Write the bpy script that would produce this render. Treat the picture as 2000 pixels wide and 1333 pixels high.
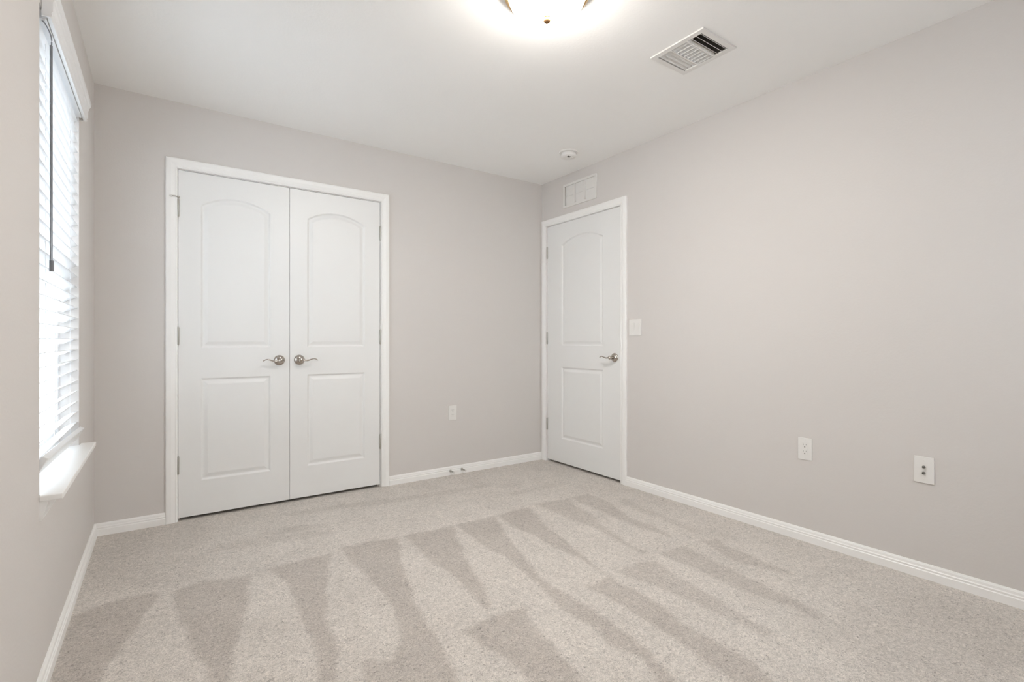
import bpy, bmesh, math, random
import numpy as np
from mathutils import Vector, Matrix
PI = math.pi
random.seed(4)

for o in list(bpy.data.objects):
    bpy.data.objects.remove(o, do_unlink=True)
SC = bpy.context.scene
COL = SC.collection

# ------------------------------------------------------------------ camera
CX, CD, CH, YAW = 0.3037, 3.4952, 1.0534, 0.6113
cam_d = bpy.data.cameras.new('camera')
cam = bpy.data.objects.new('camera', cam_d)
COL.objects.link(cam)
cam.location = (CX, -CD, CH)
cam.rotation_euler = (PI/2, 0, -YAW)
cam_d.sensor_width = 36
cam_d.lens = 976.9*36/2000
cam_d.shift_y = -0.0004
cam_d.clip_start = 0.02
SC.camera = cam

# ------------------------------------------------------------------ view, world, lamp strengths
SC.view_settings.view_transform = 'Standard'
SC.view_settings.look = 'None'
SC.view_settings.gamma = 1
SC.view_settings.use_curve_mapping = False
SC.view_settings.exposure = 0.57
SC.cycles.max_bounces = 16
SC.cycles.diffuse_bounces = 12
SKY_STRENGTH = 7.6
LAMP_STRENGTH = 68.0
world = bpy.data.worlds.new('overcast_sky')
SC.world = world
world.use_nodes = True
wn = world.node_tree.nodes
wl = world.node_tree.links
bg = wn['Background']
tc = wn.new('ShaderNodeTexCoord')
gr = wn.new('ShaderNodeSeparateXYZ')
rmp = wn.new('ShaderNodeValToRGB')
rmp.color_ramp.elements[0].position = 0.45
rmp.color_ramp.elements[0].color = (0.90, 0.93, 1.0, 1)
rmp.color_ramp.elements[1].position = 0.9
rmp.color_ramp.elements[1].color = (0.78, 0.87, 1.0, 1)
mp = wn.new('ShaderNodeMapRange')
mp.inputs[1].default_value = -1
mp.inputs[2].default_value = 1
wl.new(tc.outputs['Generated'], gr.inputs[0])
wl.new(gr.outputs['Z'], mp.inputs[0])
wl.new(mp.outputs[0], rmp.inputs[0])
wl.new(rmp.outputs[0], bg.inputs['Color'])
bg.inputs['Strength'].default_value = SKY_STRENGTH

# ------------------------------------------------------------------ room numbers (metres)
W, H = 3.078, 2.44          # width (x), height
XL = 0.007                  # room face of the window wall
YF = -3.94                  # room face of the wall behind the camera
TH = 0.12

# ------------------------------------------------------------------ materials
def mat(name, color, rough=0.5, metal=0.0, var=0.0, vscale=3.0, bump=0.0, bscale=120.0, bdist=0.002,
        spec=0.5, emit=None, estr=0.0, coat=0.0, detail=3.0):
    m = bpy.data.materials.new(name)
    m.use_nodes = True
    n, l = m.node_tree.nodes, m.node_tree.links
    p = n['Principled BSDF']
    p.inputs['Base Color'].default_value = (*color, 1)
    p.inputs['Roughness'].default_value = rough
    p.inputs['Metallic'].default_value = metal
    p.inputs['Specular IOR Level'].default_value = spec
    p.inputs['Coat Weight'].default_value = coat
    if emit:
        p.inputs['Emission Color'].default_value = (*emit, 1)
        p.inputs['Emission Strength'].default_value = estr
    t = n.new('ShaderNodeTexCoord')
    if var > 0:
        nz = n.new('ShaderNodeTexNoise')
        nz.inputs['Scale'].default_value = vscale
        nz.inputs['Detail'].default_value = 3
        mx = n.new('ShaderNodeMix')
        mx.data_type = 'RGBA'
        mx.inputs[6].default_value = (*[c*(1-var) for c in color], 1)
        mx.inputs[7].default_value = (*[min(1, c*(1+var)) for c in color], 1)
        l.new(t.outputs['Object'], nz.inputs['Vector'])
        l.new(nz.outputs[0], mx.inputs[0])
        l.new(mx.outputs[2], p.inputs['Base Color'])
    if bump > 0:
        nb = n.new('ShaderNodeTexNoise')
        nb.inputs['Scale'].default_value = bscale
        nb.inputs['Detail'].default_value = detail
        bp = n.new('ShaderNodeBump')
        bp.inputs['Strength'].default_value = bump
        bp.inputs['Distance'].default_value = bdist
        l.new(t.outputs['Object'], nb.inputs['Vector'])
        l.new(nb.outputs[0], bp.inputs['Height'])
        l.new(bp.outputs[0], p.inputs['Normal'])
    return m

M_WALL = mat('greige_wall_paint', (0.672, 0.645, 0.626), 0.6, var=0.012, vscale=1.2, bump=0.35, bscale=110, bdist=0.0012, spec=0.3)
M_CEIL = mat('white_ceiling_paint', (0.92, 0.918, 0.905), 0.8, var=0.01, bump=0.35, bscale=90, bdist=0.0015, spec=0.2)
M_TRIM = mat('white_trim_paint', (0.90, 0.90, 0.89), 0.35, var=0.01, vscale=5, spec=0.4)
M_DOOR = mat('white_door_paint', (0.82, 0.825, 0.82), 0.38, var=0.01, vscale=4, bump=0.05, bscale=220, bdist=0.0006, spec=0.4)
M_NICKEL = mat('satin_nickel', (0.50, 0.46, 0.42), 0.17, metal=1.0, var=0.05, vscale=60)
M_HINGE = mat('satin_nickel_hinge', (0.50, 0.49, 0.46), 0.42, metal=0.9, var=0.05, vscale=60)
M_DARKMETAL = mat('dark_catch_metal', (0.16, 0.16, 0.15), 0.4, metal=0.8)
M_PLASTIC = mat('white_plastic', (0.80, 0.79, 0.77), 0.3, var=0.01, vscale=20, spec=0.45)
M_SLOT = mat('dark_slot', (0.13, 0.12, 0.11), 0.7)
M_JACK = mat('dull_jack_metal', (0.22, 0.215, 0.20), 0.4, metal=0.8)
M_BLIND = mat('white_faux_wood', (0.84, 0.85, 0.86), 0.28, var=0.01, vscale=8, spec=0.55)
M_WAND = mat('smoky_plastic_wand', (0.20, 0.21, 0.23), 0.15, spec=0.6)
M_CORD = mat('white_cord', (0.72, 0.73, 0.75), 0.8)
M_VINYL = mat('white_vinyl', (0.82, 0.83, 0.84), 0.35, spec=0.4)
M_BRASS = mat('antique_brass', (0.55, 0.38, 0.20), 0.25, metal=1.0, var=0.15, vscale=25)
M_BRONZE = mat('brown_bronze', (0.20, 0.11, 0.05), 0.35, metal=0.7)
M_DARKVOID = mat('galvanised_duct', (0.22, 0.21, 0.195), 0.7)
M_VENT = mat('white_enamel_steel', (0.78, 0.77, 0.75), 0.35, spec=0.4)
M_RUBBER = mat('white_rubber', (0.75, 0.74, 0.72), 0.7)
M_SHADE = mat('frosted_glass_lit', (0.9, 0.88, 0.82), 0.4, emit=(1.0, 0.955, 0.89), estr=LAMP_STRENGTH)
M_GAPSHADE = mat('door_gap_shade', (0.16, 0.14, 0.12), 0.8)  # dark colour stands in for shade, so gaps under the doors look black

def shade_gradient():
    # glow dimmed towards the rim, shaped to hold down the halo on the ceiling
    n, l = M_SHADE.node_tree.nodes, M_SHADE.node_tree.links
    t = n.new('ShaderNodeTexCoord'); sp = n.new('ShaderNodeSeparateXYZ'); mr = n.new('ShaderNodeMapRange')
    mr.inputs[1].default_value = -0.045; mr.inputs[2].default_value = -0.105
    mr.inputs[3].default_value = LAMP_STRENGTH*0.25; mr.inputs[4].default_value = LAMP_STRENGTH*1.3
    l.new(t.outputs['Object'], sp.inputs[0]); l.new(sp.outputs['Z'], mr.inputs[0])
    l.new(mr.outputs[0], n['Principled BSDF'].inputs['Emission Strength'])
shade_gradient()

def glass_mat():
    m = bpy.data.materials.new('window_glass')
    m.use_nodes = True
    n, l = m.node_tree.nodes, m.node_tree.links
    n.remove(n['Principled BSDF'])
    tr = n.new('ShaderNodeBsdfTransparent')
    tr.inputs[0].default_value = (0.95, 0.97, 0.96, 1)
    gl = n.new('ShaderNodeBsdfGlossy')
    gl.inputs['Roughness'].default_value = 0.02
    fr = n.new('ShaderNodeFresnel')
    mx = n.new('ShaderNodeMixShader')
    cl = n.new('ShaderNodeMath'); cl.operation = 'MINIMUM'; cl.inputs[1].default_value = 0.12   # caps the grazing reflection so the pane stays clear
    l.new(fr.outputs[0], cl.inputs[0]); l.new(cl.outputs[0], mx.inputs[0])
    l.new(tr.outputs[0], mx.inputs[1])
    l.new(gl.outputs[0], mx.inputs[2])
    l.new(mx.outputs[0], n['Material Output'].inputs[0])
    return m
M_GLASS = glass_mat()

def carpet_mat():
    m = bpy.data.materials.new('frieze_carpet')
    m.use_nodes = True
    n, l = m.node_tree.nodes, m.node_tree.links
    p = n['Principled BSDF']
    p.inputs['Roughness'].default_value = 0.95
    p.inputs['Specular IOR Level'].default_value = 0.1
    p.inputs['Sheen Weight'].default_value = 0.12
    p.inputs['Sheen Roughness'].default_value = 0.4
    t = n.new('ShaderNodeTexCoord')
    at = n.new('ShaderNodeAttribute')
    at.attribute_name = 'nap'
    at.attribute_type = 'GEOMETRY'
    # pile leaning away (dark) or towards (light) after vacuuming
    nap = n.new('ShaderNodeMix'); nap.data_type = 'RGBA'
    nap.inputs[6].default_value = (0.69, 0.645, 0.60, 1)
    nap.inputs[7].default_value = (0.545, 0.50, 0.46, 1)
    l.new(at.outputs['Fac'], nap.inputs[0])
    # curly yarn: distorted noise, two sizes
    def noise(scale, det, dist):
        z = n.new('ShaderNodeTexNoise')
        z.inputs['Scale'].default_value = scale
        z.inputs['Detail'].default_value = det
        z.inputs['Distortion'].default_value = dist
        l.new(t.outputs['Object'], z.inputs['Vector'])
        return z
    n1 = noise(150, 2, 1.6)
    n2 = noise(48, 2, 1.2)
    n3 = noise(5, 3, 0.4)
    r1 = n.new('ShaderNodeMapRange')
    r1.inputs[1].default_value = 0.30; r1.inputs[2].default_value = 0.70
    r1.inputs[3].default_value = 0.72; r1.inputs[4].default_value = 1.22
    l.new(n1.outputs[0], r1.inputs[0])
    r2 = n.new('ShaderNodeMapRange')
    r2.inputs[1].default_value = 0.3; r2.inputs[2].default_value = 0.7
    r2.inputs[3].default_value = 0.90; r2.inputs[4].default_value = 1.08
    l.new(n2.outputs[0], r2.inputs[0])
    r3 = n.new('ShaderNodeMapRange')
    r3.inputs[1].default_value = 0.3; r3.inputs[2].default_value = 0.7
    r3.inputs[3].default_value = 0.955; r3.inputs[4].default_value = 1.04
    l.new(n3.outputs[0], r3.inputs[0])
    # sparse dark pits between tufts
    n4 = noise(75, 3, 2.0)
    r4 = n.new('ShaderNodeMapRange')
    r4.inputs[1].default_value = 0.29; r4.inputs[2].default_value = 0.42
    r4.inputs[3].default_value = 0.58; r4.inputs[4].default_value = 1.0
    l.new(n4.outputs[0], r4.inputs[0])
    def mul(a, b):
        q = n.new('ShaderNodeMath'); q.operation = 'MULTIPLY'
        l.new(a, q.inputs[0]); l.new(b, q.inputs[1]); return q.outputs[0]
    f = mul(mul(mul(r1.outputs[0], r2.outputs[0]), r3.outputs[0]), r4.outputs[0])
    vm = n.new('ShaderNodeVectorMath'); vm.operation = 'SCALE'
    l.new(nap.outputs[2], vm.inputs[0]); l.new(f, vm.inputs[3])
    l.new(vm.outputs[0], p.inputs['Base Color'])
    b1 = n.new('ShaderNodeBump'); b1.inputs['Strength'].default_value = 0.7; b1.inputs['Distance'].default_value = 0.004
    l.new(f, b1.inputs['Height'])
    l.new(b1.outputs[0], p.inputs['Normal'])
    return m
M_CARPET = carpet_mat()

# ------------------------------------------------------------------ mesh helpers
def link(name, bm, m, parent=None, smooth=False, angle=35):
    me = bpy.data.meshes.new(name)
    bmesh.ops.recalc_face_normals(bm, faces=bm.faces)
    bm.to_mesh(me); bm.free()
    if m: me.materials.append(m)
    if smooth:
        me.polygons.foreach_set('use_smooth', [True]*len(me.polygons))
        try: me.set_sharp_from_angle(angle=math.radians(angle))
        except Exception: pass
    o = bpy.data.objects.new(name, me)
    COL.objects.link(o)
    if parent: o.parent = parent
    return o

def box(bm, x0, x1, y0, y1, z0, z1, bev=0.0, seg=2):
    r = bmesh.ops.create_cube(bm, size=1)
    vs = r['verts']
    for v in vs:
        v.co = Vector(((x0+x1)/2+v.co.x*(x1-x0), (y0+y1)/2+v.co.y*(y1-y0), (z0+z1)/2+v.co.z*(z1-z0)))
    if bev > 0:
        es = {e for v in vs for e in v.link_edges}
        bmesh.ops.bevel(bm, geom=list(es), offset=bev, segments=seg, profile=0.7, affect='EDGES')

def boxes(lst, bev=0.0):
    bm = bmesh.new()
    for b in lst: box(bm, *b, bev=bev)
    return bm

def xform(bm, mtx, start=0):
    bm.verts.ensure_lookup_table()
    for v in bm.verts[start:]: v.co = mtx @ v.co

def lathe(bm, prof, seg=32, mtx=Matrix.Identity(4)):
    """prof: list of (r, z) revolved about z, then placed by mtx"""
    rings = []
    for r, z in prof:
        if r < 1e-6:
            rings.append([bm.verts.new(mtx @ Vector((0, 0, z)))])
        else:
            rings.append([bm.verts.new(mtx @ Vector((r*math.cos(2*PI*i/seg), r*math.sin(2*PI*i/seg), z))) for i in range(seg)])
    for a, b in zip(rings, rings[1:]):
        if len(a) == 1 and len(b) == 1: continue
        for i in range(seg):
            j = (i+1) % seg
            if len(a) == 1: bm.faces.new((a[0], b[i], b[j]))
            elif len(b) == 1: bm.faces.new((a[i], a[j], b[0]))
            else: bm.faces.new((a[i], a[j], b[j], b[i]))

def sweep(bm, pts, radii, seg=12, up=Vector((0, 0, 1)), flat=1.0):
    """tube along pts; radii per point; flat squashes it along 'up'"""
    pts = [Vector(p) for p in pts]
    rings = []
    for i, p in enumerate(pts):
        d = (pts[min(i+1, len(pts)-1)]-pts[max(i-1, 0)]).normalized()
        s = d.cross(up)
        if s.length < 1e-5: s = d.cross(Vector((1, 0, 0)))
        s.normalize(); u = s.cross(d).normalized()
        rr = radii[i] if isinstance(radii, (list, tuple)) else radii
        rings.append([bm.verts.new(p+s*rr*math.cos(2*PI*k/seg)+u*rr*flat*math.sin(2*PI*k/seg)) for k in range(seg)])
    for a, b in zip(rings, rings[1:]):
        for k in range(seg):
            bm.faces.new((a[k], a[(k+1) % seg], b[(k+1) % seg], b[k]))
    bm.faces.new(rings[0]); bm.faces.new(rings[-1])

def catmull(P, n=6):
    P = [Vector(p) for p in P]; out = []
    Q = [2*P[0]-P[1]]+P+[2*P[-1]-P[-2]]
    for i in range(1, len(Q)-2):
        for k in range(n):
            t = k/n
            out.append(0.5*((2*Q[i])+(-Q[i-1]+Q[i+1])*t+(2*Q[i-1]-5*Q[i]+4*Q[i+1]-Q[i+2])*t*t+(-Q[i-1]+3*Q[i]-3*Q[i+1]+Q[i+2])*t**3))
    out.append(P[-1]); return out

def empty(name, loc, rz=0.0):
    o = bpy.data.objects.new(name, None)
    COL.objects.link(o)
    o.location = loc; o.rotation_euler = (0, 0, rz)
    o.empty_display_size = 0.05
    return o

def tag(o, label, cat, group=None, kind=None):
    o['label'] = label; o['category'] = cat
    if group: o['group'] = group
    if kind: o['kind'] = kind
    return o

def struct(o, label=None, cat=None):
    o['kind'] = 'structure'
    if label: o['label'] = label
    if cat: o['category'] = cat
    return o

# ------------------------------------------------------------------ room numbers of the openings
CL0, CL1, CLT = 0.379, 1.597, 2.052        # closet opening x0, x1, top
EN0, EN1, ENT = -0.937, -0.079, 2.052      # entry opening y0, y1, top
WN0, WN1, WB, WT = -1.475, -0.605, 0.576, 2.060   # window opening
GR = (-0.675, -0.311, 2.177, 2.345)        # transfer grille hole y0,y1,z0,z1

# ------------------------------------------------------------------ floor (carpet with vacuum marks)
def floor_px(u, v):
    f, cy = 976.9, 665.62
    c, s = math.cos(YAW), math.sin(YAW)
    r, z = (u-1000)/f, (cy-v)/f
    t = CH/(-z)
    return (CX+(c*r+s)*t, -CD+(-s*r+c)*t)
# outlines of the strokes the vacuum left, measured on the photograph and laid out on the floor plane
STROKES = [
 [(135,1205),(250,1167),(312,1155),(290,1190),(255,1240),(210,1300),(190,1350),(90,1350),(115,1270)],
 [(335,1155),(395,1137),(492,1125),(483,1175),(468,1226),(456,1274),(444,1350),(415,1350),(399,1295),(372,1256),(350,1205)],
 [(526,1111),(600,1092),(647,1081),(642,1124),(636,1172),(636,1208),(656,1250),(662,1295),(656,1350),(622,1350),(618,1310),(612,1256),(600,1226),(579,1178),(555,1133)],
 [(664,1071),(720,1058),(779,1051),(785,1100),(798,1139),(816,1184),(834,1214),(855,1250),(876,1280),(900,1350),(705,1350),(714,1289),(762,1289),(779,1256),(783,1220),(771,1184),(747,1154),(699,1112)],
 [(789,1048),(840,1036),(883,1028),(895,1059),(906,1086),(924,1116),(949,1150),(964,1191),(949,1190),(916,1155),(886,1125),(844,1098)],
 [(905,1232),(949,1212),(1000,1194),(1026,1188),(1039,1212),(1054,1239),(1078,1260),(1105,1290),(1132,1320),(1148,1350),(1045,1350),(1015,1308),(988,1284),(928,1254)],
 [(889,1026),(925,1017),(966,1008),(994,1050),(1018,1080),(1045,1107),(1054,1125),(1078,1143),(1120,1167),(1180,1206),(1228,1242),(1270,1275),(1300,1305),(1340,1350),(1300,1350),(1270,1308),(1240,1278),(1195,1260),(1150,1221),(1105,1197),(1081,1173),(1048,1137),(1024,1116),(988,1089),(949,1068)],
 [(972,1008),(1000,999),(1034,992),(1047,1005),(1067,1030),(1105,1055),(1130,1080),(1170,1112),(1190,1124),(1180,1122),(1140,1095),(1105,1080),(1070,1062),(1032,1040),(1000,1027)],
 [(1148,1145),(1190,1125),(1217,1142),(1245,1155),(1280,1175),(1325,1215),(1400,1255),(1475,1298),(1530,1350),(1450,1350),(1370,1285),(1310,1245),(1250,1205),(1207,1180),(1180,1162)],
 [(1208,1116),(1250,1100),(1282,1098),(1312,1118),(1342,1135),(1372,1155),(1400,1170),(1437,1195),(1520,1240),(1490,1243),(1437,1215),(1362,1180),(1325,1164),(1287,1146),(1240,1132)],
 [(1290,1082),(1337,1068),(1370,1085),(1420,1108),(1462,1128),(1500,1148),(1560,1175),(1620,1207),(1600,1213),(1560,1195),(1500,1170),(1450,1150),(1400,1130),(1362,1113),(1325,1100)],
 [(1372,1058),(1400,1052),(1425,1070),(1475,1088),(1500,1100),(1550,1120),(1545,1126),(1475,1108),(1425,1092)],
 [(1042,985),(1075,979),(1110,974),(1132,992),(1160,1010),(1175,1025),(1207,1047),(1232,1065),(1262,1080),(1255,1082),(1220,1064),(1187,1047),(1155,1030),(1120,1015),(1082,1000)],
 [(1112,972),(1150,965),(1185,979),(1200,990),(1232,1011),(1275,1026),(1312,1050),(1295,1046),(1250,1030),(1212,1017),(1180,1002),(1140,985)],
]
FAINT = [
 [(1205,973),(1235,978),(1250,990),(1287,1003),(1332,1023),(1365,1036),(1355,1040),(1325,1030),(1285,1012),(1245,998),(1215,985)],
 [(400,1070),(520,1048),(648,1033),(648,1044),(560,1058),(405,1082)],
 [(500,1046),(560,1030),(640,1022),(640,1030),(540,1044)],
 [(560,1003),(665,986),(760,974),(760,980),(665,994),(565,1009)],
 [(990,963),(1080,944),(1085,950),(1000,970)],
 [(700,985),(850,962),(960,945),(960,950),(850,969),(705,992)],
 [(150,1170),(60,1350),(60,1350),(184,1050),(330,1022),(400,1010),(410,1065),(395,1130)],
 [(1560,1230),(1700,1190),(1900,1260),(1990,1350),(1700,1350)],
 [(1700,1150),(1850,1180),(1990,1230),(1990,1350),(1800,1240)],
]
def build_floor():
    st = 0.0125
    xs = np.arange(-0.02, W+0.80+st, st); ys = np.arange(YF-0.02, 0.62, st)
    X, Y = np.meshgrid(xs, ys, indexing='ij')
    nx, ny = X.shape
    rng = np.random.RandomState(3)
    def smooth(k):
        a = rng.rand(nx, ny)-0.5
        for ax in (0, 1):
            for _ in range(2):
                a = sum(np.roll(a, s, ax) for s in range(-k, k+1))/(2*k+1)
        return a/(a.std()+1e-9)
    wx, wy = smooth(2)*0.004, smooth(2)*0.004
    PX, PY = X+wx, Y+wy
    nap = np.zeros_like(X)
    def mask(poly, soft):
        pts = [floor_px(u, v) for u, v in poly]
        inside = np.zeros(X.shape, bool); d2 = np.full(X.shape, 1e9)
        for (x1, y1), (x2, y2) in zip(pts, pts[1:]+pts[:1]):
            cond = ((y1 > PY) != (y2 > PY))
            with np.errstate(divide='ignore', invalid='ignore'):
                xi = (x2-x1)*(PY-y1)/(y2-y1+1e-12)+x1
            inside ^= cond & (PX < xi)
            dx, dy = x2-x1, y2-y1
            t = np.clip(((PX-x1)*dx+(PY-y1)*dy)/(dx*dx+dy*dy+1e-12), 0, 1)
            d2 = np.minimum(d2, (PX-x1-t*dx)**2+(PY-y1-t*dy)**2)
        sd = np.sqrt(d2)*np.where(inside, 1, -1)
        return np.clip(sd/soft+0.5, 0, 1)
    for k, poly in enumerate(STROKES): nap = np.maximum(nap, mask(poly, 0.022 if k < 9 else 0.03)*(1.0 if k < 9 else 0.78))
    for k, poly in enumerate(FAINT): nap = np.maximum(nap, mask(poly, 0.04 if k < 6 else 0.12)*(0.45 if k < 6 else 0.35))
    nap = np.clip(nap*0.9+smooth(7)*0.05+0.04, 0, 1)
    Z = np.abs(smooth(1))*0.0006
    me = bpy.data.meshes.new('floor')
    me.vertices.add(nx*ny)
    me.vertices.foreach_set('co', np.stack([X, Y, -Z], -1).astype(np.float32).ravel())
    i = np.arange(nx-1)[:, None]*ny+np.arange(ny-1)[None, :]
    q = np.stack([i, i+ny, i+ny+1, i+1], -1).reshape(-1, 4)
    me.loops.add(q.size); me.loops.foreach_set('vertex_index', q.ravel().astype(np.int32))
    me.polygons.add(len(q)); me.polygons.foreach_set('loop_start', np.arange(0, q.size, 4, dtype=np.int32))
    me.polygons.foreach_set('loop_total', np.full(len(q), 4, np.int32))
    me.update(calc_edges=True); me.validate()
    a = me.attributes.new('nap', 'FLOAT', 'POINT')
    a.data.foreach_set('value', nap.astype(np.float32).ravel())
    me.polygons.foreach_set('use_smooth', [True]*len(me.polygons))
    me.materials.append(M_CARPET)
    o = bpy.data.objects.new('floor', me); COL.objects.link(o)
    struct(o, 'light taupe frieze carpet with zigzag vacuum marks', 'carpet')
build_floor()

# ------------------------------------------------------------------ ceiling and walls
VY0, VY1, VX0, VX1 = -2.150, -1.905, 2.285, 2.502      # duct hole over the ceiling register
struct(link('ceiling', boxes([(XL-0.2, VX0, YF-0.1, 0.1, H, H+0.1), (VX1, W+0.2, YF-0.1, 0.1, H, H+0.1),
    (VX0, VX1, YF-0.1, VY0, H, H+0.1), (VX0, VX1, VY1, 0.1, H, H+0.1)]), M_CEIL), 'white lightly textured ceiling', 'ceiling')
struct(link('wall_back', boxes([(XL-TH, CL0, 0, TH, 0, H), (CL1, W, 0, TH, 0, H), (CL0, CL1, 0, TH, CLT, H)]), M_WALL),
       'greige back wall with the closet opening', 'wall')
struct(link('wall_right', boxes([(W, W+TH, YF, EN0, 0, H), (W, W+TH, EN1, TH, 0, H),
    (W, W+TH, EN0, EN1, ENT, GR[2]), (W, W+TH, EN0, GR[0], GR[2], H), (W, W+TH, GR[1], EN1, GR[2], H),
    (W, W+TH, GR[0], GR[1], GR[3], H)]), M_WALL), 'greige right wall with the entry door', 'wall')
struct(link('wall_left', boxes([(XL-TH, XL, YF, WN0, 0, H), (XL-TH, XL, WN1, 0, 0, H),
    (XL-TH, XL, WN0, WN1, 0, WB), (XL-TH, XL, WN0, WN1, WT, H)]), M_WALL), 'greige left wall with the window', 'wall')
FW = (1.70, 2.35, 1.05, 2.10)     # unseen window opening added behind the viewpoint for extra daylight
struct(link('wall_front', boxes([(XL-TH, FW[0], YF-TH, YF, 0, H), (FW[1], W+TH, YF-TH, YF, 0, H), (FW[0], FW[1], YF-TH, YF, 0, FW[2]), (FW[0], FW[1], YF-TH, YF, FW[3], H)]), M_WALL), 'greige wall behind the viewpoint', 'wall')
# closet and hall beyond the doors, closed boxes with shade put into their colour
struct(link('wall_closet', boxes([(CL0-0.35, CL0-0.3, TH, 0.62, 0, H), (CL1+0.3, CL1+0.35, TH, 0.62, 0, H),
    (CL0-0.35, CL1+0.35, 0.60, 0.65, 0, H), (CL0-0.35, CL1+0.35, TH, 0.65, H, H+0.05)]), M_GAPSHADE), 'inside of the closet', 'wall')
struct(link('wall_hall', boxes([(W+0.75, W+0.80, EN0-0.4, 0.3, 0, H), (W+TH, W+0.8, EN0-0.45, EN0-0.4, 0, H),
    (W+TH, W+0.8, 0.25, 0.3, 0, H), (W+TH, W+0.8, EN0-0.45, 0.3, H, H+0.05)]), M_GAPSHADE), 'hall beyond the entry door', 'wall')

# ------------------------------------------------------------------ trim
BASE = [(0.0145, -0.004), (0.0145, 0.033), (0.0118, 0.0365), (0.0128, 0.0445), (0.0098, 0.048), (0.0085, 0.058), (0.0045, 0.0655), (0.0, 0.0655), (0, -0.004)]
def base_run(name, p0, p1, nrm, e0=0.0, e1=0.0):
    """profile extruded along wall foot p0->p1, nrm = into room; e0/e1 = mitre at ends"""
    p0, p1, nrm = Vector((*p0, 0)), Vector((*p1, 0)), Vector((*nrm, 0))
    d = (p1-p0).normalized(); bm = bmesh.new(); A = []; B = []
    for dep, z in BASE:
        A.append(bm.verts.new(p0+nrm*dep+d*dep*e0+Vector((0, 0, z))))
        B.append(bm.verts.new(p1+nrm*dep-d*dep*e1+Vector((0, 0, z))))
    k = len(BASE)
    for i in range(k): bm.faces.new((A[i], A[(i+1) % k], B[(i+1) % k], B[i]))
    bm.faces.new(A); bm.faces.new(B)
    return struct(link(name, bm, M_TRIM))
CW = 0.057
base_run('baseboard_back', (XL, 0), (CL0-CW, 0), (0, -1), 1, 0)
base_run('baseboard_back', (CL1+CW+0.004, 0), (W, 0), (0, -1), 0, 0)
base_run('baseboard_left', (XL, YF), (XL, 0), (1, 0), 1, 1)
base_run('baseboard_right', (W, YF), (W, EN0-CW+0.006), (-1, 0), 1, 0)
base_run('baseboard_front', (XL, YF), (W, YF), (0, 1), 1, 1)

CAS = [(0.0, 0.0), (0.0, 0.009), (0.006, 0.0115), (0.012, 0.010), (0.018, 0.0125), (0.030, 0.0165), (0.046, 0.0165), (0.0535, 0.015), (0.057, 0.011), (0.057, 0.0)]
def casing(name, a0, a1, top, mapf):
    """mitred door casing; a = along wall, inner edges a0,a1, top; mapf(a, z, out)->Vector"""
    bm = bmesh.new(); rings = []
    for kind in range(4):
        ring = []
        for off, th in CAS:
            if kind == 0: ring.append(bm.verts.new(mapf(a0-off, 0, th)))
            if kind == 1: ring.append(bm.verts.new(mapf(a0-off, top+off, th)))
            if kind == 2: ring.append(bm.verts.new(mapf(a1+off, top+off, th)))
            if kind == 3: ring.append(bm.verts.new(mapf(a1+off, 0, th)))
        rings.append(ring)
    for A, B in zip(rings, rings[1:]):
        for i in range(len(CAS)-1): bm.faces.new((A[i], A[i+1], B[i+1], B[i]))
        bm.faces.new((A[-1], A[0], B[0], B[-1]))
    bm.faces.new(rings[0]); bm.faces.new(rings[-1])
    return struct(link(name, bm, M_TRIM))
mapB = lambda a, z, o: Vector((a, -o, z))
mapR = lambda a, z, o: Vector((W-o, a, z))
t1 = casing('trim_1', CL0, CL1+0.004, CLT+0.003, mapB); t1['label'] = 'white moulded casing around the closet doors'; t1['category'] = 'door trim'
t2 = casing('trim_2', EN0-0.002, EN1+0.012, ENT, mapR); t2['label'] = 'white moulded casing around the entry door'; t2['category'] = 'door trim'
# jambs with stops behind the slabs
link('jamb', boxes([(CL0-0.001, CL0+0.0025, 0.0, TH, 0, CLT), (CL1-0.0025, CL1+0.001, 0.0, TH, 0, CLT), (CL0, CL1, 0.0, TH, CLT-0.002, CLT+0.001),
    (CL0, CL0+0.012, 0.038, 0.07, 0, CLT), (CL1-0.012, CL1, 0.038, 0.07, 0, CLT), (CL0, CL1, 0.038, 0.07, CLT-0.014, CLT)]), M_TRIM, t1)
link('jamb', boxes([(W, W+TH, EN0-0.001, EN0+0.0025, 0, ENT), (W, W+TH, EN1-0.0025, EN1+0.001, 0, ENT), (W, W+TH, EN0, EN1, ENT-0.002, ENT+0.001),
    (W+0.038, W+0.07, EN0, EN0+0.012, 0, ENT), (W+0.038, W+0.07, EN1-0.012, EN1, 0, ENT), (W+0.038, W+0.07, EN0, EN1, ENT-0.014, ENT)]), M_TRIM, t2)

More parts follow.
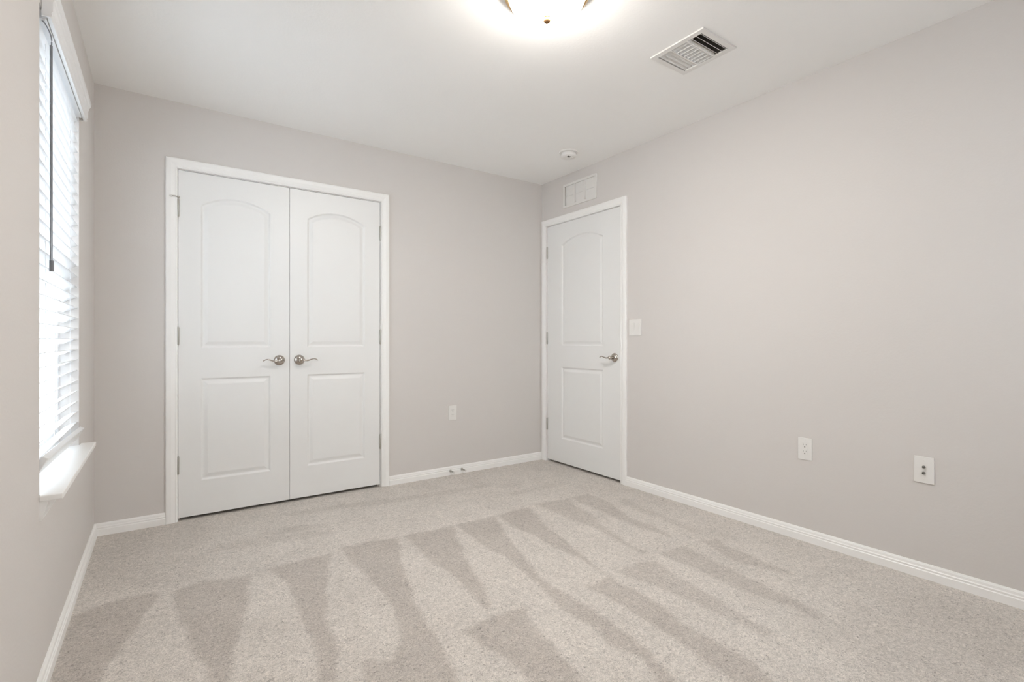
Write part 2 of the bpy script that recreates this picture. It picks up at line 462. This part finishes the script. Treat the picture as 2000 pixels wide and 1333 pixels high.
# ------------------------------------------------------------------ doors
PANEL = [(0.0, 0.0), (0.003, 0.0022), (0.009, 0.0085), (0.013, 0.0095), (0.019, 0.0085), (0.034, 0.0030), (0.038, 0.0022)]
def panel_outline(spec, d=0.0, n=20):
    """closed outline of a panel inset by d; the arched top keeps its centre, its radius shrinks by d"""
    u0, u1, z0, z1, sag = spec
    L = [(u0+d, z0+d), (u1-d, z0+d)]
    if not sag: return L+[(u1-d, z1-d), (u0+d, z1-d)]
    c = u1-u0; R = (c*c/4+sag*sag)/(2*sag); cz = z1+sag-R; um = (u0+u1)/2
    a1 = math.asin((c/2-d)/(R-d))
    return L+[(um+(R-d)*math.sin(a1-2*a1*k/n), cz+(R-d)*math.cos(a1-2*a1*k/n)) for k in range(n+1)]
def make_slab(w, h, panels, thick=0.035):
    """front face in plane y=0 facing -y, u along +x, from (0,0)"""
    bm = bmesh.new()
    outer = [bm.verts.new((u, 0, z)) for u, z in ((0, 0), (w, 0), (w, h), (0, h))]
    edges = [bm.edges.new((outer[i], outer[(i+1) % 4])) for i in range(4)]
    loops = []
    for spec in panels:
        pts = panel_outline(spec)
        vs = [bm.verts.new((u, 0, z)) for u, z in pts]
        edges += [bm.edges.new((vs[i], vs[(i+1) % len(vs)])) for i in range(len(vs))]
        loops.append((spec, vs))
    bmesh.ops.triangle_fill(bm, use_beauty=True, use_dissolve=False, edges=edges, normal=(0, -1, 0))
    for spec, vs in loops:      # drop anything filled inside a panel
        kill = [f for f in bm.faces if all(v in vs for v in f.verts)]
        bmesh.ops.delete(bm, geom=kill, context='FACES_ONLY')
    for spec, vs in loops:
        prev = vs
        for off, dep in PANEL[1:]:
            ring = [bm.verts.new((p[0], dep, p[1])) for p in panel_outline(spec, off)]
            n = len(ring)
            for i in range(n): bm.faces.new((prev[i], prev[(i+1) % n], ring[(i+1) % n], ring[i]))
            prev = ring
        cv = bm.verts.new(((spec[0]+spec[1])/2, PANEL[-1][1], (spec[2]+spec[3])/2))
        for i in range(n): bm.faces.new((prev[i], prev[(i+1) % n], cv))
    back = [bm.verts.new((v.co.x, thick, v.co.z)) for v in outer]
    for i in range(4): bm.faces.new((outer[i], outer[(i+1) % 4], back[(i+1) % 4], back[i]))
    bm.faces.new(back)
    return bm

def hinge_bm(z):
    bm = bmesh.new()
    lathe(bm, [(0, -0.053), (0.004, -0.053), (0.0068, -0.049), (0.0068, -0.017), (0.006, -0.0165), (0.0068, -0.016), (0.0068, 0.016), (0.006, 0.0165), (0.0068, 0.017), (0.0068, 0.049), (0.004, 0.053), (0, 0.054)],
          16, Matrix.Translation((0, -0.0055, z)))
    box(bm, -0.0045, 0.0045, -0.003, 0.0035, z-0.048, z+0.048)
    return bm

def add_lever(parent, u, z, sgn):
    """u position of the spindle along the slab, lever points along sgn"""
    e = empty('door_handle', (u, 0, z)); e.parent = parent
    T = Matrix.Rotation(PI/2, 4, 'X')       # z-> -y
    bm = bmesh.new()
    lathe(bm, [(0, 0), (0.0325, 0), (0.0335, 0.003), (0.0315, 0.008), (0.026, 0.0125), (0.019, 0.0155), (0.0145, 0.0175), (0, 0.0175)], 40, T)
    link('rosette', bm, M_NICKEL, e, True)
    bm = bmesh.new()
    lathe(bm, [(0, 0.015), (0.0125, 0.015), (0.0115, 0.022), (0.0105, 0.036), (0.0130, 0.042), (0.0145, 0.050), (0.0140, 0.058), (0.0100, 0.063), (0, 0.0645)], 28, T)
    P = catmull([(0, -0.051, 0), (0.018*sgn, -0.052, -0.001), (0.036*sgn, -0.054, -0.0035), (0.054*sgn, -0.057, 0.001), (0.072*sgn, -0.059, 0.007), (0.088*sgn, -0.058, 0.0065), (0.104*sgn, -0.054, -0.003)], 5)
    n = len(P); R = [0.0095-0.0045*(i/(n-1)) for i in range(n)]; R[-1] = 0.003
    sweep(bm, P, R, 14, flat=0.62)
    link('lever', bm, M_NICKEL, e, True, 50)
    return e

SLW, SLH, SZ = 0.602, 2.028, 0.019
def std_panels(w, s):
    return [(s, w-s, 0.222-SZ, 0.829-SZ, 0), (s, w-s, 1.011-SZ, 1.862-SZ, 0.060)]
HZ = (1.826, 1.080, 0.327)

# closet, left leaf: hinges on its left
def door(name, label, loc, rz, w, s, lever_u, lever_s, hinge_u, hz):
    e = empty(name, loc, rz)
    struct(e, label, 'door')
    link('door_slab', make_slab(w, SLH, std_panels(w, s)), M_DOOR, e, True, 7).location = (0, 0, 0)
    add_lever(e, lever_u, 0.927-SZ, lever_s)
    for z in hz:
        o = link('hinge', hinge_bm(0), M_HINGE, e, True); o.location = (hinge_u, 0, z-SZ)
    return e
d1 = door('door_1', 'left leaf of the white closet double door, lever pointing left', (0.3835, 0.002, SZ), 0, 0.6027, 0.112, 0.5415, -1, -0.002, HZ)
d2 = door('door_2', 'right leaf of the white closet double door, lever pointing right', (0.9885, 0.002, SZ), 0, 0.6025, 0.108, 0.0575, 1, 0.606, HZ)
d3 = door('door_3', 'white two-panel entry door in the right wall', (W+0.002, -0.0825, SZ), -PI/2, 0.851, 0.182, 0.791, -1, -0.0035, (1.822, 1.075, 0.325))
# hinge pin stop on the closet's top left hinge
bm = bmesh.new()
lathe(bm, [(0, -0.004), (0.0085, -0.004), (0.0085, 0.004), (0, 0.004)], 16, Matrix.Translation((-0.002, -0.0055, 1.888-SZ)))
sweep(bm, [(-0.002, -0.012, 1.888-SZ), (-0.018, -0.024, 1.888-SZ), (-0.032, -0.026, 1.887-SZ)], 0.003, 8)
hs = link('hinge_pin_stop', bm, M_HINGE, d1, True)
bm = bmesh.new(); lathe(bm, [(0, -0.007), (0.006, -0.006), (0.007, 0), (0.006, 0.006), (0, 0.007)], 14, Matrix.Translation((-0.036, -0.026, 1.887-SZ)) @ Matrix.Rotation(PI/2, 4, 'Y'))
link('rubber_tip', bm, M_RUBBER, hs, True)
# ball catches at the top edges
link('ball_catch', boxes([(0.530, 0.566, 0.002, 0.02, SLH, SLH+0.0042)]), M_HINGE, d1)
link('ball_catch', boxes([(0.030, 0.074, 0.002, 0.02, SLH, SLH+0.0042)]), M_DARKMETAL, d2)

# ------------------------------------------------------------------ window in the left wall
win = empty('window_1', (XL, (WN0+WN1)/2, WB)); struct(win, 'window in the left wall behind a white blind', 'window')
def wpart(name, bm, m, smooth=False, parent=None):
    o = link(name, bm, m, parent or win, smooth)
    if parent is None: o.matrix_parent_inverse = Matrix.Translation(win.location).inverted()
    return o
XO = XL-TH
bm = boxes([(XO, XO+0.055, WN0, WN0+0.04, WB+0.018, WT), (XO, XO+0.055, WN1-0.04, WN1, WB+0.018, WT),
            (XO, XO+0.055, WN0+0.04, WN1-0.04, WT-0.04, WT), (XO, XO+0.055, WN0+0.04, WN1-0.04, WB+0.018, WB+0.058)], 0.003)
wpart('window_frame', bm, M_VINYL)
zm = (WB+WT)/2
for nm, z0, z1, dx in (('sash', WB+0.058, zm+0.018, 0.028), ('sash', zm-0.018, WT-0.04, 0.004)):
    y0, y1 = WN0+0.04, WN1-0.04
    b = boxes([(XO+dx, XO+dx+0.022, y0, y0+0.035, z0, z1), (XO+dx, XO+dx+0.022, y1-0.035, y1, z0, z1),
               (XO+dx, XO+dx+0.022, y0+0.035, y1-0.035, z0, z0+0.036), (XO+dx, XO+dx+0.022, y0+0.035, y1-0.035, z1-0.036, z1)], 0.002)
    s = wpart(nm, b, M_VINYL)
    g = link('glass_pane', boxes([(XO+dx+0.009, XO+dx+0.012, y0+0.035, y1-0.035, z0+0.036, z1-0.036)]), M_GLASS, s)
# stool and apron
bm = bmesh.new()
box(bm, XO+0.055, XL+0.004, WN0, WN1, WB, WB+0.018)
box(bm, XL, XL+0.054, -1.484, -0.552, WB, WB+0.018, bev=0.005, seg=3)
o = wpart('window_sill', bm, M_TRIM, True)
bm = bmesh.new()
AP = [(0, 0), (0, -0.058), (0.006, -0.058), (0.010, -0.050), (0.008, -0.040), (0.014, -0.030), (0.016, -0.016), (0.020, -0.010), (0.020, 0)]
A = [bm.verts.new((XL+a, -1.480, WB+z)) for a, z in AP]; B = [bm.verts.new((XL+a, -0.568, WB+z)) for a, z in AP]
for i in range(len(AP)): bm.faces.new((A[i], A[(i+1) % len(AP)], B[(i+1) % len(AP)], B[i]))
bm.faces.new(A); bm.faces.new(B)
wpart('window_apron', bm, M_TRIM)

# unseen window added behind the viewpoint, lets in fill daylight
w2 = empty('added_fill_window', ((FW[0]+FW[1])/2, YF, FW[2])); struct(w2, 'added fill-light window in the wall behind the viewpoint', 'window')
def w2part(name, bm, m):
    o = link(name, bm, m, w2); o.matrix_parent_inverse = Matrix.Translation(w2.location).inverted(); return o
xm = (FW[0]+FW[1])/2
w2part('window_frame', boxes([(FW[0], FW[0]+0.045, YF-TH, YF-0.06, FW[2], FW[3]), (FW[1]-0.045, FW[1], YF-TH, YF-0.06, FW[2], FW[3]), (xm-0.03, xm+0.03, YF-TH, YF-0.06, FW[2]+0.045, FW[3]-0.045),
    (FW[0]+0.045, FW[1]-0.045, YF-TH, YF-0.06, FW[2], FW[2]+0.045), (FW[0]+0.045, FW[1]-0.045, YF-TH, YF-0.06, FW[3]-0.045, FW[3])]), M_VINYL)
w2part('glass_pane', boxes([(FW[0]+0.045, xm-0.03, YF-0.095, YF-0.092, FW[2]+0.045, FW[3]-0.045), (xm+0.03, FW[1]-0.045, YF-0.095, YF-0.092, FW[2]+0.045, FW[3]-0.045)]), M_GLASS)
w2part('window_sill', boxes([(FW[0]-0.03, FW[1]+0.03, YF-0.06, YF+0.05, FW[2]-0.018, FW[2])]), M_TRIM)

# ------------------------------------------------------------------ blind
BY0, BY1 = WN0+0.006, WN1-0.005
blind = empty('window_blind', (XL-0.035, (BY0+BY1)/2, 0.63))
tag(blind, 'white two inch slatted blind with valance and grey tilt wand in the window', 'blind')
bl_inv = Matrix.Translation(blind.location).inverted()
def bpart(name, bm, m, smooth=False, parent=None):
    o = link(name, bm, m, parent or blind, smooth)
    if parent is None: o.matrix_parent_inverse = bl_inv
    return o
def slat_mesh(length, depth=0.050, thick=0.0034, crown=0.0022):
    bm = bmesh.new(); n = 10; top = []; bot = []
    for i in range(n+1):
        t = -1+2*i/n; x = t*depth/2; z = crown*(1-t*t)
        th = thick*(1 if abs(t) < 0.95 else 0.55)
        top.append((x, z+th/2)); bot.append((x, z-th/2))
    ring = top+bot[::-1]
    A = [bm.verts.new((x, -length/2, z)) for x, z in ring]; B = [bm.verts.new((x, length/2, z)) for x, z in ring]
    k = len(ring)
    for i in range(k): bm.faces.new((A[i], A[(i+1) % k], B[(i+1) % k], B[i]))
    bm.faces.new(A); bm.faces.new(B)
    return bm
TILT = math.radians(-25)          # room edge up
L = BY1-BY0; XS = XL-0.004-0.0227
slat0 = bpart('slat', slat_mesh(L), M_BLIND, True)
slat0.matrix_parent_inverse = Matrix.Identity(4)
PITCH = 0.04538
slats = []
zc0 = 0.698-0.0105
for k in range(30):
    s = slat0 if k == 0 else slat0.copy()
    if k: COL.objects.link(s); s.parent = blind
    s.location = Vector((XS, (BY0+BY1)/2, zc0+PITCH*k))-blind.location
    s.rotation_euler = (random.uniform(-0.0008, 0.0008), TILT+random.uniform(-0.02, 0.02), 0)
    slats.append(s)
# bottom rail hangs tilted
bm = bmesh.new(); box(bm, -0.028, 0.028, -L/2, L/2, -0.009, 0.009, bev=0.004, seg=3)
r = bpart('bottom_rail', bm, M_BLIND, True); r.matrix_parent_inverse = Matrix.Identity(4)
r.matrix_basis = Matrix.Translation(Vector((XL-0.001, (BY0+BY1)/2, 0.664))-blind.location) @ Matrix.Rotation(-0.036, 4, 'X') @ Matrix.Rotation(math.radians(-62), 4, 'Y')
# head rail
bpart('head_rail', boxes([(XL-0.046, XL+0.0105, -1.440, BY1-0.004, 2.030, 2.058)], 0.002), M_BLIND)
# valance: crown moulded board with two returns
VP = [(0.012, 2.034), (0.022, 2.034), (0.0245, 2.040), (0.0235, 2.047), (0.027, 2.052), (0.0275, 2.082), (0.031, 2.088), (0.0315, 2.095), (0.037, 2.103), (0.039, 2.116), (0.012, 2.116)]
bm = bmesh.new(); VY = (-1.452, -0.565)
A = [bm.verts.new((XL+x, VY[0], z)) for x, z in VP]; B = [bm.verts.new((XL+x, VY[1], z)) for x, z in VP]
for i in range(len(VP)): bm.faces.new((A[i], A[(i+1) % len(VP)], B[(i+1) % len(VP)], B[i]))
bm.faces.new(A); bm.faces.new(B)
val = bpart('valance', bm, M_BLIND)
link('valance_return', boxes([(XL+0.001, XL+0.012, VY[0], VY[0]+0.008, 2.034, 2.116)]), M_BLIND, val)
link('valance_return', boxes([(XL+0.001, XL+0.012, VY[1]-0.008, VY[1], 2.034, 2.116)]), M_BLIND, val)
# wand with its hook
bm = bmesh.new()
sweep(bm, [(XL+0.0185, -1.42, 1.962), (XL+0.0185, -1.42, 1.30)], 0.0038, 8)
sweep(bm, [(XL+0.0195, -1.42, 1.30), (XL+0.0195, -1.42, 1.266)], 0.0058, 10)
w_ = bpart('tilt_wand', bm, M_WAND, True); w_['label'] = 'grey plastic tilt wand'
bm = bmesh.new()
sweep(bm, catmull([(XL-0.004, -1.425, 2.034), (XL+0.006, -1.423, 2.022), (XL+0.014, -1.42, 2.005), (XL+0.0195, -1.42, 1.984), (XL+0.0195, -1.42, 1.960)], 4), 0.0018, 8)
link('wand_hook', bm, M_WAND, w_, True)
for y in (-1.31, -0.77):
    bm = bmesh.new()
    for x in (XL-0.0105, XL-0.0585): sweep(bm, [(x, y, 2.012), (x, y, 0.655)], 0.0009, 6)
    bpart('ladder_cord', bm, M_CORD)

# ------------------------------------------------------------------ outlets and switch
def plate(w, h, t=0.006):
    bm = bmesh.new(); box(bm, -w/2, w/2, -t, 0, -h/2, h/2, bev=0.0035, seg=3); return bm
def screw(z, x=0, parent=None, m=M_PLASTIC):
    bm = bmesh.new(); lathe(bm, [(0, 0), (0.0032, 0), (0.003, 0.0012), (0, 0.0016)], 12, Matrix.Translation((x, -0.0062, z)) @ Matrix.Rotation(PI/2, 4, 'X'))
    return link('screw', bm, m, parent, True)
def outlet(loc, rz, label, dark=True, decor=False):
    e = empty('wall_outlet', loc, rz); tag(e, label, 'outlet')
    link('cover_plate', plate(0.070, 0.115), M_PLASTIC, e, True)
    bm = bmesh.new(); box(bm, -0.0165, 0.0165, -0.0075, -0.004, -0.0335, 0.0335, bev=0.0012)
    rc = link('receptacle', bm, M_PLASTIC, e, True)
    for s in (1, -1):
        z = s*0.0175
        link('socket_slots', boxes([(-0.0074, -0.0060, -0.0079, -0.007, z+0.001, z+0.0095), (0.0060, 0.0074, -0.0079, -0.007, z+0.002, z+0.009),
                                    (-0.0026, 0.0026, -0.0079, -0.007, z-0.0095, z-0.0045)]), M_SLOT, rc)
    screw(0.0485, parent=e); screw(-0.0485, parent=e)
    return e
outlet((2.180, 0, 0.485), 0, 'small white outlet on the back wall between closet and entry door')
outlet((W, -2.226, 0.484), -PI/2, 'white duplex outlet on the right wall, left of the cable plate')
e = empty('cable_plate', (W, -2.727, 0.479), -PI/2); tag(e, 'white wall plate with two cable jacks low on the right wall', 'wall plate')
link('cover_plate', plate(0.073, 0.117), M_PLASTIC, e, True)
for z in (0.0135, -0.0135):
    bm = bmesh.new(); lathe(bm, [(0, 0), (0.0062, 0), (0.0062, 0.0025), (0.0046, 0.0028), (0.0046, 0.009), (0.0034, 0.011), (0.0034, 0.007), (0, 0.007)], 6*3, Matrix.Translation((0, -0.006, z)) @ Matrix.Rotation(PI/2, 4, 'X'))
    j = link('cable_jack', bm, M_JACK, e); j['label'] = 'threaded metal jack'
screw(0.042, parent=e); screw(-0.042, parent=e)
e = empty('light_switch', (W, -1.0755, 1.147), -PI/2); tag(e, 'white double rocker light switch beside the entry door', 'light switch')
link('cover_plate', plate(0.112, 0.115), M_PLASTIC, e, True)
for x in (-0.023, 0.023):
    bm = bmesh.new()
    vs = [(-0.0165, -0.0065, -0.033), (0.0165, -0.0065, -0.033), (0.0165, -0.0110, 0.033), (-0.0165, -0.0110, 0.033),
          (-0.0165, -0.003, -0.033), (0.0165, -0.003, -0.033), (0.0165, -0.003, 0.033), (-0.0165, -0.003, 0.033)]
    v = [bm.verts.new((a+x, b, c)) for a, b, c in vs]
    for f in ((0, 1, 2, 3), (4, 5, 6, 7), (0, 1, 5, 4), (1, 2, 6, 5), (2, 3, 7, 6), (3, 0, 4, 7)): bm.faces.new([v[i] for i in f])
    link('rocker', bm, M_PLASTIC, e)
    for z in (0.0485, -0.0485): screw(z, x, e)

# ------------------------------------------------------------------ transfer grille above the entry door
g0, g1, gz0, gz1 = -0.688, -0.299, 2.164, 2.358
e = empty('transfer_grille', (W, (g0+g1)/2, (gz0+gz1)/2), -PI/2); tag(e, 'white three-bay air return grille above the entry door', 'grille')
hw, hh = (g1-g0)/2, (gz1-gz0)/2; fb = 0.017
bm = bmesh.new()
for b in ((-hw, hw, hh-fb, hh), (-hw, hw, -hh, -hh+fb), (-hw, -hw+fb, -hh+fb, hh-fb), (hw-fb, hw, -hh+fb, hh-fb)):
    box(bm, b[0], b[1], -0.009, 0, b[2], b[3])
link('grille_frame', bm, M_VENT, e)
for k in (-1, 1):
    x = k*(2*hw-2*fb)/6
    link('mullion', boxes([(x-0.0055, x+0.0055, -0.008, 0.012, -hh+fb, hh-fb)]), M_VENT, e)
for k in range(3):
    x0 = -hw+fb+k*(2*hw-2*fb)/3; x1 = x0+(2*hw-2*fb)/3
    for z0, z1 in ((-hh+fb-0.004, -0.0035), (-0.001, hh-fb+0.004)):
        bm = bmesh.new(); box(bm, x0, x1, -0.001, 0.001, z0, z1)
        mid = (z0+z1)/2
        for v in bm.verts: v.co.y += 0.008-(v.co.z-mid)*0.03
        link('blade', bm, M_VENT, e)
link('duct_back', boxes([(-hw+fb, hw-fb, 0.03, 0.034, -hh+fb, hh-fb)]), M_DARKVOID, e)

# ------------------------------------------------------------------ ceiling register
rx0, rx1, ry0, ry1 = 2.262, 2.524, -2.172, -1.880
cxr, cyr = (rx0+rx1)/2, (ry0+ry1)/2
e = empty('ceiling_register', (cxr, cyr, H)); tag(e, 'white three-way louvred air register in the ceiling', 'vent')
a, b = (rx1-rx0)/2, (ry1-ry0)/2; fr = 0.026
bm = bmesh.new()
for q in ((-a, a, -b, -b+fr), (-a, a, b-fr, b), (-a, -a+fr, -b+fr, b-fr), (a-fr, a, -b+fr, b-fr)):
    box(bm, q[0], q[1], q[2], q[3], -0.0075, -0.0005)
link('register_frame', bm, M_VENT, e)
ia, ib = a-fr, b-fr
s1, s2 = -ib+0.075, ib-0.075
link('divider', boxes([(-ia, ia, s1-0.003, s1+0.003, -0.008, 0.012)]), M_VENT, e)
link('divider', boxes([(-ia, ia, s2-0.003, s2+0.003, -0.008, 0.012)]), M_VENT, e)
def louver(L_, axis, tilt, loc):
    bm = bmesh.new(); box(bm, -L_/2, L_/2, -0.0006, 0.0006, -0.011, 0.011)
    m = Matrix.Rotation(tilt, 4, 'X')
    if axis == 'y': m = Matrix.Rotation(PI/2, 4, 'Z') @ m
    xform(bm, Matrix.Translation(loc) @ m)
    link('louver', bm, M_VENT, e)
for k in range(3):
    louver(2*ia, 'x', math.radians(-48), (0, -ib+0.014+k*0.0235, 0.002))
    louver(2*ia, 'x', math.radians(48), (0, ib-0.014-k*0.0235, 0.002))
nm = 8
for k in range(nm):
    louver(s2-s1-0.006, 'y', math.radians(-38), (-ia+0.012+k*(2*ia-0.024)/(nm-1), (s1+s2)/2, 0.002))
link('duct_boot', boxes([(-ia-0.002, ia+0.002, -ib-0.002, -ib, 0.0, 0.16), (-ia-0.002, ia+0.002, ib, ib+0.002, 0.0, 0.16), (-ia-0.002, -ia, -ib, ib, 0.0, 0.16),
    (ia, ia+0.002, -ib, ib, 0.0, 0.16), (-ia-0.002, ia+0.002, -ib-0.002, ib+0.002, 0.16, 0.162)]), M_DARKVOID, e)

# ------------------------------------------------------------------ smoke detector
e = empty('smoke_detector', (2.752, -0.725, H)); tag(e, 'round white smoke detector on the ceiling near the far corner', 'smoke detector')
FL = Matrix.Rotation(PI, 4, 'X')
bm = bmesh.new(); lathe(bm, [(0, 0), (0.068, 0), (0.069, 0.004), (0.067, 0.010), (0.060, 0.012), (0, 0.012)], 48, FL); link('mounting_base', bm, M_PLASTIC, e, True)
bm = bmesh.new(); lathe(bm, [(0.050, 0.010), (0.050, 0.019), (0.055, 0.021), (0.056, 0.034), (0.051, 0.041), (0.040, 0.045), (0, 0.046)], 48, FL)
c_ = link('detector_cover', bm, M_PLASTIC, e, True)
bm = bmesh.new(); lathe(bm, [(0, 0.045), (0.013, 0.045), (0.012, 0.049), (0, 0.050)], 24, FL @ Matrix.Translation((0.018, 0.014, 0))); link('test_button', bm, M_PLASTIC, c_, True)
link('sounder_slots', boxes([(-0.030+0.007*k, -0.027+0.007*k, -0.034, -0.014, -0.0468, -0.0445) for k in range(4)]), M_SLOT, c_)

# ------------------------------------------------------------------ ceiling light (bowl on a brass pan)
e = empty('ceiling_light', (1.54, -1.97, H)); tag(e, 'frosted glass bowl ceiling light with brass rim and bronze finial', 'ceiling light')
bm = bmesh.new(); lathe(bm, [(0, 0), (0.125, 0), (0.140, 0.006), (0.150, 0.018), (0.166, 0.030), (0.168, 0.036), (0.162, 0.041), (0.154, 0.039), (0.152, 0.034), (0, 0.030)], 64, FL)
link('brass_pan', bm, M_BRASS, e, True)
bm = bmesh.new(); pr = [(0.150*math.sqrt(max(0, 1-(k/16)**2)), 0.040+0.080*k/16) for k in range(17)]; pr[-1] = (0, 0.12)
lathe(bm, [(0.150, 0.034)]+pr, 64, FL); link('glass_bowl', bm, M_SHADE, e, True)
bm = bmesh.new(); lathe(bm, [(0, 0.116), (0.012, 0.118), (0.0125, 0.121), (0.0075, 0.1235), (0.0135, 0.127), (0.015, 0.132), (0.0135, 0.138), (0.008, 0.143), (0, 0.145)], 24, FL)
link('finial', bm, M_BRONZE, e, True)

# ------------------------------------------------------------------ door stops on the back baseboard
def door_stop(x, label):
    e = empty('door_stop', (x, -0.0135, 0.034)); tag(e, label, 'door stop', 'spring door stops on the back baseboard')
    T = Matrix.Rotation(PI/2, 4, 'X')
    bm = bmesh.new(); lathe(bm, [(0, 0), (0.010, 0), (0.0105, 0.003), (0.007, 0.006), (0, 0.006)], 20, T); link('mounting_cup', bm, M_HINGE, e, True)
    bm = bmesh.new(); P = [(0.0052*math.cos(k*PI/4), -0.005-0.052*k/88, 0.0052*math.sin(k*PI/4)) for k in range(89)]
    sweep(bm, P, 0.0011, 5, up=Vector((0, 1, 0))); link('spring', bm, M_HINGE, e, True)
    bm = bmesh.new(); lathe(bm, [(0, 0.054), (0.0065, 0.055), (0.0075, 0.058), (0.007, 0.066), (0.004, 0.069), (0, 0.069)], 18, T); link('rubber_tip', bm, M_RUBBER, e, True)
door_stop(2.155, 'spring door stop on the back baseboard, nearer the closet')
door_stop(2.257, 'spring door stop on the back baseboard, nearer the entry door')

# ------------------------------------------------------------------ outdoors beyond the window
M_SIDING = mat('pale_siding', (0.86, 0.87, 0.90), 0.7, var=0.02, vscale=2)
M_GRAVEL = mat('pale_gravel', (0.55, 0.55, 0.56), 0.9, var=0.25, vscale=25, bump=0.8, bscale=40, bdist=0.02)
M_PANE = mat('dark_house_pane', (0.52, 0.54, 0.60), 0.3, spec=0.6)
struct(link('ground', boxes([(-14, XL-TH-0.02, -14, 22, -0.5, -0.35), (XL-TH-0.02, 14, -14, YF-TH-0.02, -0.5, -0.35)]), M_GRAVEL), 'pale gravel outside the window', 'ground')
h = empty('neighbour_house', (-3.2, 4, -0.35)); tag(h, 'pale sided neighbouring house seen through the blind', 'house')
bm = bmesh.new()
for k in range(26): box(bm, -5.0, 0.0-0.012*(k % 1), -2, 16, 0.2*k*0.9, 0.2*(k+1)*0.9-0.004)
box(bm, -5.0, -0.02, -2, 16, 0, 4.6)
link('siding_wall', bm, M_SIDING, h)
for y in (-0.5, 2.4, 5.4, 8.4, 11.4):
    f = link('house_window', boxes([(0, 0.05, y-0.08, y, 1.0, 2.6), (0, 0.05, y+1.0, y+1.08, 1.0, 2.6), (0, 0.05, y, y+1.0, 2.52, 2.6), (0, 0.05, y, y+1.0, 1.0, 1.08), (0, 0.04, y+0.47, y+0.53, 1.08, 2.52)]), M_VINYL, h)
    link('house_pane', boxes([(0.0, 0.012, y, y+1.0, 1.08, 2.52)]), M_PANE, f)
link('roof', boxes([(-5.2, 0.4, -2.3, 16.3, 4.6, 4.75)]), M_SIDING, h)
